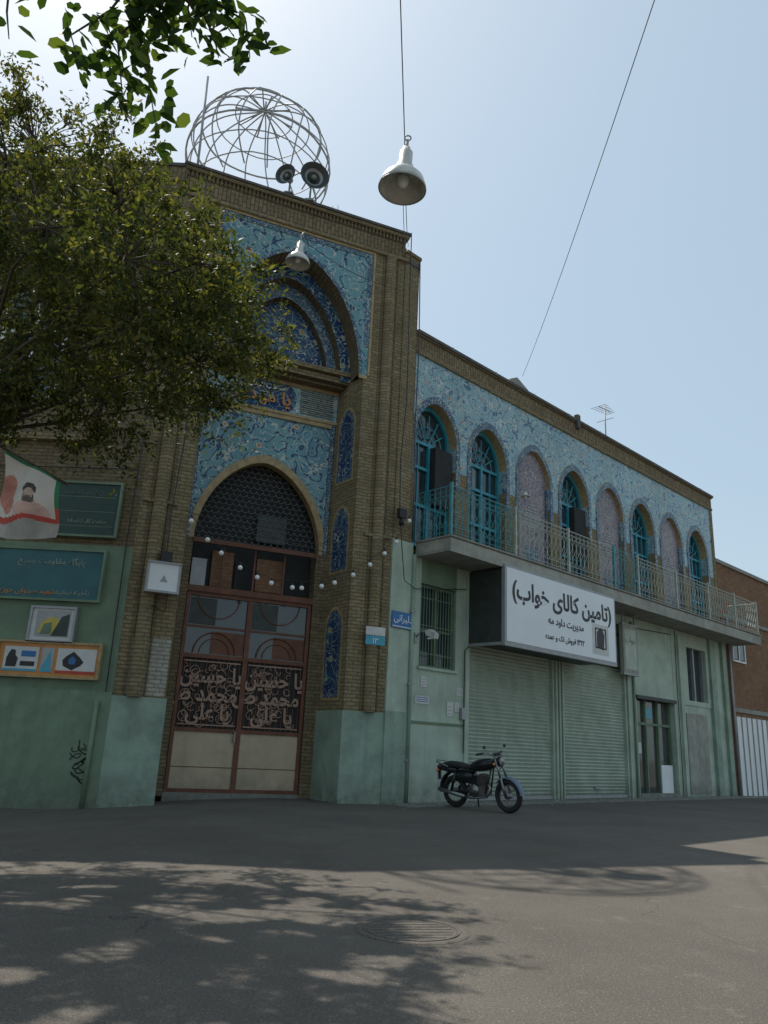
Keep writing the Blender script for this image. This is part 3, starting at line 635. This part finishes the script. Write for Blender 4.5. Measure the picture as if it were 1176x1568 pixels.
p=FP@Vector((-2.95,.0,13.3)); horn(p,(-.35,-1,-.1),.24)
b=MB(); b.tube([(0,0,0),(0,0,1.6)],.02,'grey',6); b.tube([(-.4,0,1.45),(.35,0,1.5)],.012,'grey',5)
for i in range(7): x=-.38+i*.12; b.tube([(x,-.28+.02*i,1.45),(x,.28-.02*i,1.45)],.008,'grey',4)
b.tube([(0,-.3,1.1),(0,.3,1.1)],.01,'grey',4); b.done('tv_antenna',FW@Matrix.Translation((9.85,.5,10.4)))
b=MB(); b.tube([(0,0,0),(0,0,2.6)],.02,'grey',6); b.tube([(-.4,0,2.5),(.4,0,2.6)],.012,'grey',5)
for i in range(6): x=-.36+i*.14; b.tube([(x,-.25,2.52+.02*i),(x,.25,2.52+.02*i)],.008,'grey',4)
b.done('tv_antenna',Matrix.Translation((-2.0,17.9,12.45)))
# ------------------------------------------------------------------ motorcycle  (local x forward)
b=MB(); RW=.30; wb=1.26
for x in(0,wb):
    b.ring((x,0,RW),RW-.05,.05,'blackr','y',36,10); b.ring((x,0,RW),RW-.105,.014,'chrome','y',30,6)
    b.lathe([(0,-.07),(.05,-.07),(.06,-.03),(.06,.03),(.05,.07),(0,.07)],(x,0,RW),'chrome',(0,1,0),14)
    for k in range(18):
        t=2*math.pi*k/18; b.tube([(x+.05*math.cos(t+.4),.03*(-1)**k,RW+.05*math.sin(t+.4)),(x+.2*math.cos(t),0,RW+.2*math.sin(t))],.003,'chrome',4)
def fender(cx,cz,R,a0,a1,w,m):
    n=12
    for i in range(n):
        t0=a0+(a1-a0)*i/n;t1=a0+(a1-a0)*(i+1)/n
        for (y0,y1,d0,d1) in((-w,-w*.6,-.03,0),(-w*.6,w*.6,0,0),(w*.6,w,0,-.03)):
            b.face([(cx+(R+d0)*math.cos(t0),y0,cz+(R+d0)*math.sin(t0)),(cx+(R+d1)*math.cos(t0),y1,cz+(R+d1)*math.sin(t0)),(cx+(R+d1)*math.cos(t1),y1,cz+(R+d1)*math.sin(t1)),(cx+(R+d0)*math.cos(t1),y0,cz+(R+d0)*math.sin(t1))],m,True)
fender(wb,RW,.335,math.radians(5),math.radians(140),.06,'bikeblue')
fender(0,RW+.02,.36,math.radians(50),math.radians(190),.08,'blackp')
for y in(-.09,.09):
    b.tube([(wb,y,RW),(wb-.10,y,.62)],.027,'chrome',8); b.tube([(wb-.10,y,.62),(wb-.22,y,.98)],.02,'chrome',8)
    b.tube([(0,y*1.4,RW),(.12,y*1.5,.66)],.028,'blackp',8); b.ring((.06,y*1.45,.48),.04,.012,'blackp','z',8,5)
    b.tube([(0,y*1.1,RW),(.45,y,.34)],.022,'blackp',6)
    b.tube([(.05,y*1.2,.68),(.5,y,.70),(.95,y*.5,.86)],.02,'blackp',6); b.tube([(.95,y*.3,.86),(.78,y,.28),(.42,y,.26),(.40,y,.68)],.018,'blackp',6)
b.box(.48,.80,-.11,.11,.26,.44,'rust'); b.lathe([(0,-.15),(.10,-.15),(.12,-.12),(.12,.12),(.10,.15),(0,.15)],(.55,0,.36),'chrome',(0,1,0),16)
for i in range(7): b.box(.60,.80,-.09,.09,.45+i*.028,.463+i*.028,'rust')
b.box(.64,.76,-.06,.06,.44,.66,'rust'); b.box(.44,.58,-.08,.08,.46,.62,'blackp')
b.tube([(.8,-.05,.5),(.92,-.09,.42),(.86,-.13,.26),(.5,-.14,.22),(.1,-.15,.26)],.022,'chrome',8); b.tube([(.35,-.15,.24),(-.28,-.17,.34)],.042,'chrome',10,.036)
def loft(secs,m,seg=14):
    vs=[];fs=[]
    for x,w,z0,z1 in secs:
        for k in range(seg):
            t=2*math.pi*k/seg; cy,sz=math.cos(t),math.sin(t)
            vs.append((x,w*abs(cy)**.7*(1 if cy>0 else -1),(z0+z1)/2+(z1-z0)/2*abs(sz)**.8*(1 if sz>0 else -1)))
    n=len(secs)
    for i in range(n-1):
        for k in range(seg): fs.append((i*seg+k,i*seg+(k+1)%seg,(i+1)*seg+(k+1)%seg,(i+1)*seg+k))
    fs+=[tuple(range(seg)),tuple(range((n-1)*seg,n*seg))]; b.mesh(vs,fs,m,True)
loft([(.44,.09,.72,.82),(.52,.13,.70,.88),(.66,.15,.70,.93),(.82,.15,.72,.95),(.94,.11,.77,.93),(.99,.06,.82,.90)],'blackp')
loft([(-.22,.10,.76,.83),(-.10,.12,.74,.86),(.12,.13,.73,.85),(.32,.13,.72,.81),(.46,.10,.72,.81),(.52,.08,.74,.82)],'blackr')
loft([(.12,.11,.54,.68),(.2,.13,.48,.71),(.4,.13,.46,.71),(.48,.1,.52,.69)],'blackp')
loft([(-.36,.07,.70,.80),(-.25,.09,.66,.80),(-.12,.1,.64,.78),(.1,.1,.62,.76)],'blackp')
b.box(-.40,-.35,-.06,.06,.68,.76,'tail'); b.box(-.43,-.41,-.09,.09,.44,.6,'white'); b.box(-.42,-.36,-.02,.02,.5,.7,'blackp')
b.tube([(-.05,.14,.76),(-.35,.13,.84),(-.44,0,.86),(-.35,-.13,.84),(-.05,-.14,.76)],.012,'chrome',6)
for y in(-.15,.15):
    b.tube([(-.3,0,.68),(-.32,y,.68)],.01,'chrome',5); b.ball((-.32,y,.68),.03,'orange',8)
    b.tube([(1.0,0,.86),(1.06,y,.86)],.01,'chrome',5); b.ball((1.07,y,.86),.03,'orange',8)
b.lathe([(0,-.11),(.06,-.10),(.09,-.03),(.095,.02),(.085,.03),(0,.045)],(1.12,0,.90),'blackp',(1,0,.0),18); b.lathe([(.082,.032),(0,.05)],(1.12,0,.90),'chrome',(1,0,0),18)
b.tube([(1.05,0,1.0),(1.04,-.14,1.02),(.98,-.24,1.07),(.86,-.37,1.04)],.013,'chrome',7); b.tube([(1.05,0,1.0),(1.04,.14,1.02),(.98,.24,1.07),(.86,.37,1.04)],.013,'chrome',7)
for y in(-1,1):
    b.tube([(.93,.30*y,1.055),(.84,.39*y,1.035)],.02,'blackr',8); b.tube([(.97,.22*y,1.07),(1.02,.38*y,1.05)],.006,'chrome',5)
    b.tube([(.97,.24*y,1.07),(.99,.30*y,1.15)],.006,'chrome',5); b.ball((.99,.32*y,1.17),.045,'blackp',10,(.35,1.1,.75))
b.lathe([(0,0),(.05,0),(.05,.05),(0,.06)],(1.03,.05,1.0),'blackp',(-.3,0,1),12); b.lathe([(0,0),(.05,0),(.05,.05),(0,.06)],(1.03,-.06,1.0),'blackp',(-.3,0,1),12)
b.tube([(.45,.12,.26),(.36,.26,.01)],.014,'blackp',6); b.tube([(.5,-.22,.3),(.5,.22,.3)],.012,'blackr',6)
b.tube([(1.06,.02,.98),(1.1,.05,.8),(1.0,.05,.7)],.006,'black',4)
b.tube([(0,.11,.36),(.52,.11,.42)],.03,'blackp',6); b.tube([(0,.11,.26),(.52,.11,.32)],.02,'blackp',6)
b.done('motorcycle',frame(1.68,15.98,-45,.0)@Matrix.Rotation(math.radians(5),4,'X'))
# ------------------------------------------------------------------ flag banner
e=empty('flag_banner'); b=MB(); nx,nz=44,54
def fp(u,w,off=0):
    x=.66*u+.05*w; z=-.95*w*(1-.18*u)-.32*u*(1-w*.3)-.05*math.sin(u*5)*w; y=.07*math.sin(u*7+w*2)+.05*math.sin(w*6+u*3)-off
    return (x,y,z)
def inel(u,w,cu,cw,ru,rw): return ((u-cu)/ru)**2+((w-cw)/rw)**2<1
for i in range(nx):
    for j in range(nz):
        u0,u1,w0,w1=i/nx,(i+1)/nx,j/nz,(j+1)/nz; u=(u0+u1)/2;w=(w0+w1)/2
        m='cloth'
        if w>.84-.12*u+.03*math.sin(u*9): m='clothg'
        elif w>.77-.12*u+.02*math.sin(u*9): m='red'
        elif w<.035 : m='green'
        elif u>.94: m='green' if w<.5 else 'red'
        elif inel(u,w,.57,.47,.055,.035): m='beard'
        elif inel(u,w,.57,.40,.085,.075): m='skin'
        elif inel(u,w,.57,.46,.10,.085): m='beard'
        elif inel(u,w,.56,.34,.125,.09): m='hair'
        elif inel(u,w,.60,.66,.27,.16): m='rose'
        elif inel(u,w,.12,.45,.15,.22) or inel(u,w,.2,.6,.12,.12): m='rosed'
        b.face([fp(u0,w0),fp(u1,w0),fp(u1,w1),fp(u0,w1)],m,True)
b.tube([(-.3,.02,.16),(.75,.02,-.36)],.014,'wood',6)
b.done('cloth',Matrix.Translation((-4.22,8.0,4.02)),e)
# ------------------------------------------------------------------ trees
def leafmesh(name,cent,nrm_up,L,Wd,mat,seed,parent,quad=True):
    r=np.random.default_rng(seed); n=len(cent)
    d=r.normal(size=(n,3)); d[:,2]-=.25; d/=np.linalg.norm(d,axis=1)[:,None]
    k=r.normal(size=(n,3)); k[:,2]+=nrm_up; s=np.cross(d,k); s/=np.linalg.norm(s,axis=1)[:,None]+1e-9
    nn=np.cross(s,d)
    ln=(L*r.uniform(.6,1.25,n))[:,None]; wd=(Wd*r.uniform(.6,1.2,n))[:,None]
    p0=cent; p1=cent+d*ln*.45+s*wd*.5+nn*wd*.12; p2=cent+d*ln; p3=cent+d*ln*.45-s*wd*.5+nn*wd*.12
    if quad:
        V=np.stack([p0,p1,p2,p3],1).reshape(-1,3); nv=4
    else:
        q1=cent+d*ln*.2+s*wd*.42+nn*wd*.1; q2=cent+d*ln*.6+s*wd*.46+nn*wd*.1; q3=cent+d*ln*.6-s*wd*.46+nn*wd*.1; q4=cent+d*ln*.2-s*wd*.42+nn*wd*.1
        V=np.stack([p0,q1,q2,p2-nn*ln*.1,q3,q4],1).reshape(-1,3); nv=6
    me=bpy.data.meshes.new(name); N=n
    me.vertices.add(N*nv); me.vertices.foreach_set('co',V.ravel()); me.loops.add(N*nv); me.loops.foreach_set('vertex_index',np.arange(N*nv))
    me.polygons.add(N); me.polygons.foreach_set('loop_start',np.arange(0,N*nv,nv)); me.polygons.foreach_set('loop_total',np.full(N,nv))
    me.update(calc_edges=True); me.validate()
    at=me.attributes.new('rnd','FLOAT','FACE'); at.data.foreach_set('value',r.uniform(0,1,N).astype(np.float32))
    me.materials.append(M[mat]); o=bpy.data.objects.new(name,me); COL.objects.link(o); o.parent=parent; return o
tree=empty('street_tree')
blobs=[(-5.2,9,9.0,1.15),(-3.75,8.6,7.9,.95),(-3.0,7,6.5,.85),(-4.4,8.5,6.8,1.25),(-5.1,10,7.8,1.3),(-2.85,8.5,7.1,.7),(-2.2,7.4,6.0,.62),(-2.0,8.3,6.3,.55),(-1.65,7.0,5.35,.40),(-3.4,9,6.2,1.0),(-2.75,7,5.05,.75),(-2.5,9,5.7,.75),(-2.0,7.3,4.85,.55),(-3.9,8.5,5.1,.8),(-2.2,8.8,5.0,.5),(-4.3,8.0,4.7,.7),(-3.3,8.2,4.75,.6),(-5.0,8.6,5.2,.9),(-5.8,8.5,7,1.3),(-2.3,5.7,4.95,.55),(-1.75,5.9,5.1,.42),(-3.3,6.2,5.6,.7),(-3.2,8,5.6,.8),(-4.3,7.0,7.0,.8),(-4.9,8.0,4.3,.55),(-1.7,8.6,5.9,.35)]
cents=[]; b=MB(); tb=Vector((-6.3,8.6,-.25)); t1=Vector((-6.0,8.5,3.4)); t2=Vector((-5.4,8.6,6.0))
b.tube([tb,(-6.2,8.65,1.2),(-6.1,8.5,2.4),t1],.24,'wood',12,.17); b.tube([t1,(-5.7,8.6,4.8),t2,(-5.2,8.8,8.2)],.14,'wood',10,.04)
for (x,y,z,rr) in blobs:
    c=Vector((x,y,z)); st=t1.lerp(t2,min(1,max(0,(z-4.2)/3)))
    mid=st.lerp(c,.5)+Vector((random.uniform(-.2,.2),random.uniform(-.1,.5),random.uniform(.1,.5)))
    b.tube([st,st.lerp(mid,.5)+Vector((0,.1,.12)),mid,mid.lerp(c,.5)+Vector((random.uniform(-.1,.1),0,.1)),c],.036,'wood',7,.010)
    ns=int(11+26*rr*rr)
    for k in range(ns):
        v=rng.normal(size=3); v/=np.linalg.norm(v); q=np.array([x,y,z])+v*rr*rng.uniform(.25,1.22)*np.array([1,1,.85])
        b.tube([c,c.lerp(Vector(q),.6)+Vector((0,0,.06)),Vector(q)],.010,'wood',4,.003)
        for j in range(int(rng.integers(4,8))):
            dd=v*.6+rng.normal(size=3)*.6; dd[2]-=.15; dd/=np.linalg.norm(dd); Lt=rng.uniform(.2,.5); mm=int(rng.uniform(16,34))
            tt=rng.uniform(0,1,mm)[:,None]; cents.append(q+dd*Lt*tt+np.array([0,0,-.10])*tt*tt+rng.normal(size=(mm,3))*.035)
b.done('trunk_and_limbs',None,tree)
cents=np.concatenate(cents)
# holes added through the crown along the sun direction, to dapple the ground
kk=1/math.tan(SUN_EL); U=cents[:,0]-cents[:,2]*kk*math.sin(SUN_AZ); Wv=cents[:,1]-cents[:,2]*kk*math.cos(SUN_AZ)
keep=np.ones(len(cents),bool)
for k in range(150):
    gx,gy=rng.uniform(-4,1.8),rng.uniform(1.8,7.4); a=rng.uniform(.10,.30); bb=rng.uniform(.07,.17)
    th=rng.uniform(-.5,.5); du=(U-gx)*math.cos(th)+(Wv-gy)*math.sin(th); dw=-(U-gx)*math.sin(th)+(Wv-gy)*math.cos(th)
    keep&=~((du/a)**2+(dw/bb)**2<1)
cents=cents[keep]; print('leaves',len(cents))
leafmesh('crown_leaves',cents,.8,.078,.036,'leaf',3,tree)
tree2=empty('mulberry_tree'); b=MB(); cents=[]
b.tube([(-3.6,.6,-.25),(-3.5,.7,2),(-3.1,1.1,4.2)],.2,'wood',10,.14); b.tube([(-3.1,1.1,4.2),(-2.4,2.2,5.6),(-1.5,3.1,6.0),(-1.2,3.5,5.75)],.12,'wood',8,.03)
b.tube([(-3.1,1.1,4.2),(-3.4,.6,6.5),(-3,.2,8)],.11,'wood',8,.03)
def bough(pts,dens,sp):
    pts=[Vector(p) for p in pts]; b.tube(pts,.010,'wood',5,.003)
    for a,c in zip(pts[:-1],pts[1:]):
        n=max(2,int((c-a).length*dens))
        for i in range(n):
            q=a.lerp(c,random.random()); cents.append(np.array(q)+rng.normal(size=3)*sp)
bough([(-1.2,3.5,5.75),(-1.45,3.5,5.3),(-1.50,3.5,4.8),(-1.36,3.5,4.28)],85,.065)
bough([(-1.45,3.5,5.3),(-1.68,3.5,4.95),(-1.55,3.45,4.40)],75,.06)
bough([(-1.3,3.5,5.5),(-1.15,3.5,5.25),(-.95,3.5,5.12),(-.90,3.5,4.85)],90,.08)
bough([(-1.3,3.5,5.5),(-1.2,3.5,5.15),(-1.12,3.5,4.98),(-1.08,3.5,4.84)],80,.07)
bough([(-1.5,3.4,5.5),(-1.75,3.5,5.15),(-1.95,3.5,4.95),(-1.85,3.5,4.7)],80,.07)
bough([(-1.2,3.4,5.6),(-1.3,3.5,5.2),(-1.25,3.5,4.98)],90,.09)
bough([(-1.4,3.4,5.6),(-1.5,3.5,5.2),(-1.6,3.5,4.98)],90,.09)
bough([(-2.3,3.3,5.6),(-2.35,3.5,5.1),(-2.3,3.5,4.9)],40,.08)
for k in range(60):
    v=rng.normal(size=3); v/=np.linalg.norm(v); q=np.array([-2.9,.8,7.4])+v*np.array([1.9,1.6,1.5])*rng.uniform(.3,1); cents.extend(list(q+rng.normal(size=(40,3))*.28))
b.done('trunk_and_limbs',None,tree2)
leafmesh('crown_leaves',np.array(cents),1.0,.115,.065,'leafb',5,tree2,False)
# ------------------------------------------------------------------ neighbours on the right
nb=empty('brick_house'); b=MB()
b.box(16.42,24,-.05,6,-.1,6.0,'brickO'); b.box(16.40,24,-.12,6.05,6.0,6.12,'concrete'); b.box(16.6,24,-.1,-.05,2.75,2.9,'concrete')
b.box(17.0,18.0,-.08,0,4.6,5.4,'glass'); 
for x in(16.95,17.47,18.0): b.box(x,x+.06,-.11,-.05,4.55,5.45,'white')
b.box(16.95,18.06,-.11,-.05,4.5,4.56,'white'); b.box(16.95,18.06,-.11,-.05,5.42,5.48,'white')
b.box(16.75,19.6,-.09,-.05,-.1,2.6,'white')
for k in range(7): b.box(16.75+k*.45,16.79+k*.45,-.12,-.09,0,2.6,'slab')
b.tube([(16.6,-.12,0),(16.6,-.12,6)],.05,'grey',8); b.tube([(16.4,-.15,6.3),(20,-.15,6.2)],.012,'black',4)
b.done('front_block',FW,nb)
b=MB(); b.box(17.3,30,2.2,10,0,9.3,'brickO'); b.box(17.2,30,2.1,10,9.3,9.45,'concrete'); b.box(19,20.2,2.15,2.3,6.6,7.8,'glass'); b.box(18.2,18.4,2.1,2.2,6,9.3,'concrete'); b.box(24,40,5,12,0,11.0,'brickO')
b.box(17.6,18.0,2.08,2.2,9.0,9.2,'brown'); b.tube([(18.6,2.5,9.4),(18.6,2.5,10.6)],.02,'grey',5)
b.done('rear_block',FW,nb)
nb=empty('apartment_block'); b=MB(); b.box(32,50,-2,9,0,7,'brickW')
for i in range(5):
    for j in range(2): b.box(33+i*3.2,34.6+i*3.2,-2.05,-1.9,1.5+j*3,3+j*3,'glass')
b.done('walls',FW,nb)
# ------------------------------------------------------------------ light, sky, camera
el,az=SUN_EL,SUN_AZ
w=bpy.data.worlds.new('World'); S.world=w; w.use_nodes=True; nt=w.node_tree
sk=nt.nodes.new('ShaderNodeTexSky'); sk.sky_type='NISHITA'; sk.sun_disc=False; sk.sun_elevation=el; sk.sun_rotation=az%(2*math.pi); sk.dust_density=2.0; sk.air_density=1.3; sk.ozone_density=1.5
mx=nt.nodes.new('ShaderNodeMix'); mx.data_type='RGBA'; mx.inputs[0].default_value=.55; nt.links.new(sk.outputs[0],mx.inputs[6]); mx.inputs[7].default_value=(4.8,6.1,6.9,1)
nt.links.new(mx.outputs[2],nt.nodes['Background'].inputs[0]); nt.nodes['Background'].inputs[1].default_value=.122
sd=bpy.data.lights.new('sun','SUN'); sd.energy=5.0; sd.angle=math.radians(.5); sd.color=(1,.93,.84); so=bpy.data.objects.new('sun',sd); COL.objects.link(so)
sdir=Vector((math.cos(el)*math.sin(az),math.cos(el)*math.cos(az),math.sin(el))); so.rotation_euler=sdir.to_track_quat('Z','Y').to_euler(); so.location=(0,0,30)
p_,r_=math.radians(16.8),math.radians(2.8)
R0=Vector((1,0,0));U0=Vector((0,-math.sin(p_),math.cos(p_)));F=Vector((0,math.cos(p_),math.sin(p_)))
Rv=math.cos(r_)*R0+math.sin(r_)*U0; Uv=-math.sin(r_)*R0+math.cos(r_)*U0
cd=bpy.data.cameras.new('camera'); co=bpy.data.objects.new('camera',cd); COL.objects.link(co)
mt=Matrix((Rv,Uv,-F)).transposed().to_4x4(); mt.translation=(0,0,1.1); co.matrix_world=mt
cd.sensor_fit='HORIZONTAL'; cd.sensor_width=36; cd.lens=36*1178/1176; cd.clip_start=.05; cd.clip_end=2000
S.camera=co
S.view_settings.view_transform='Standard'; S.view_settings.look='None'; S.view_settings.exposure=0
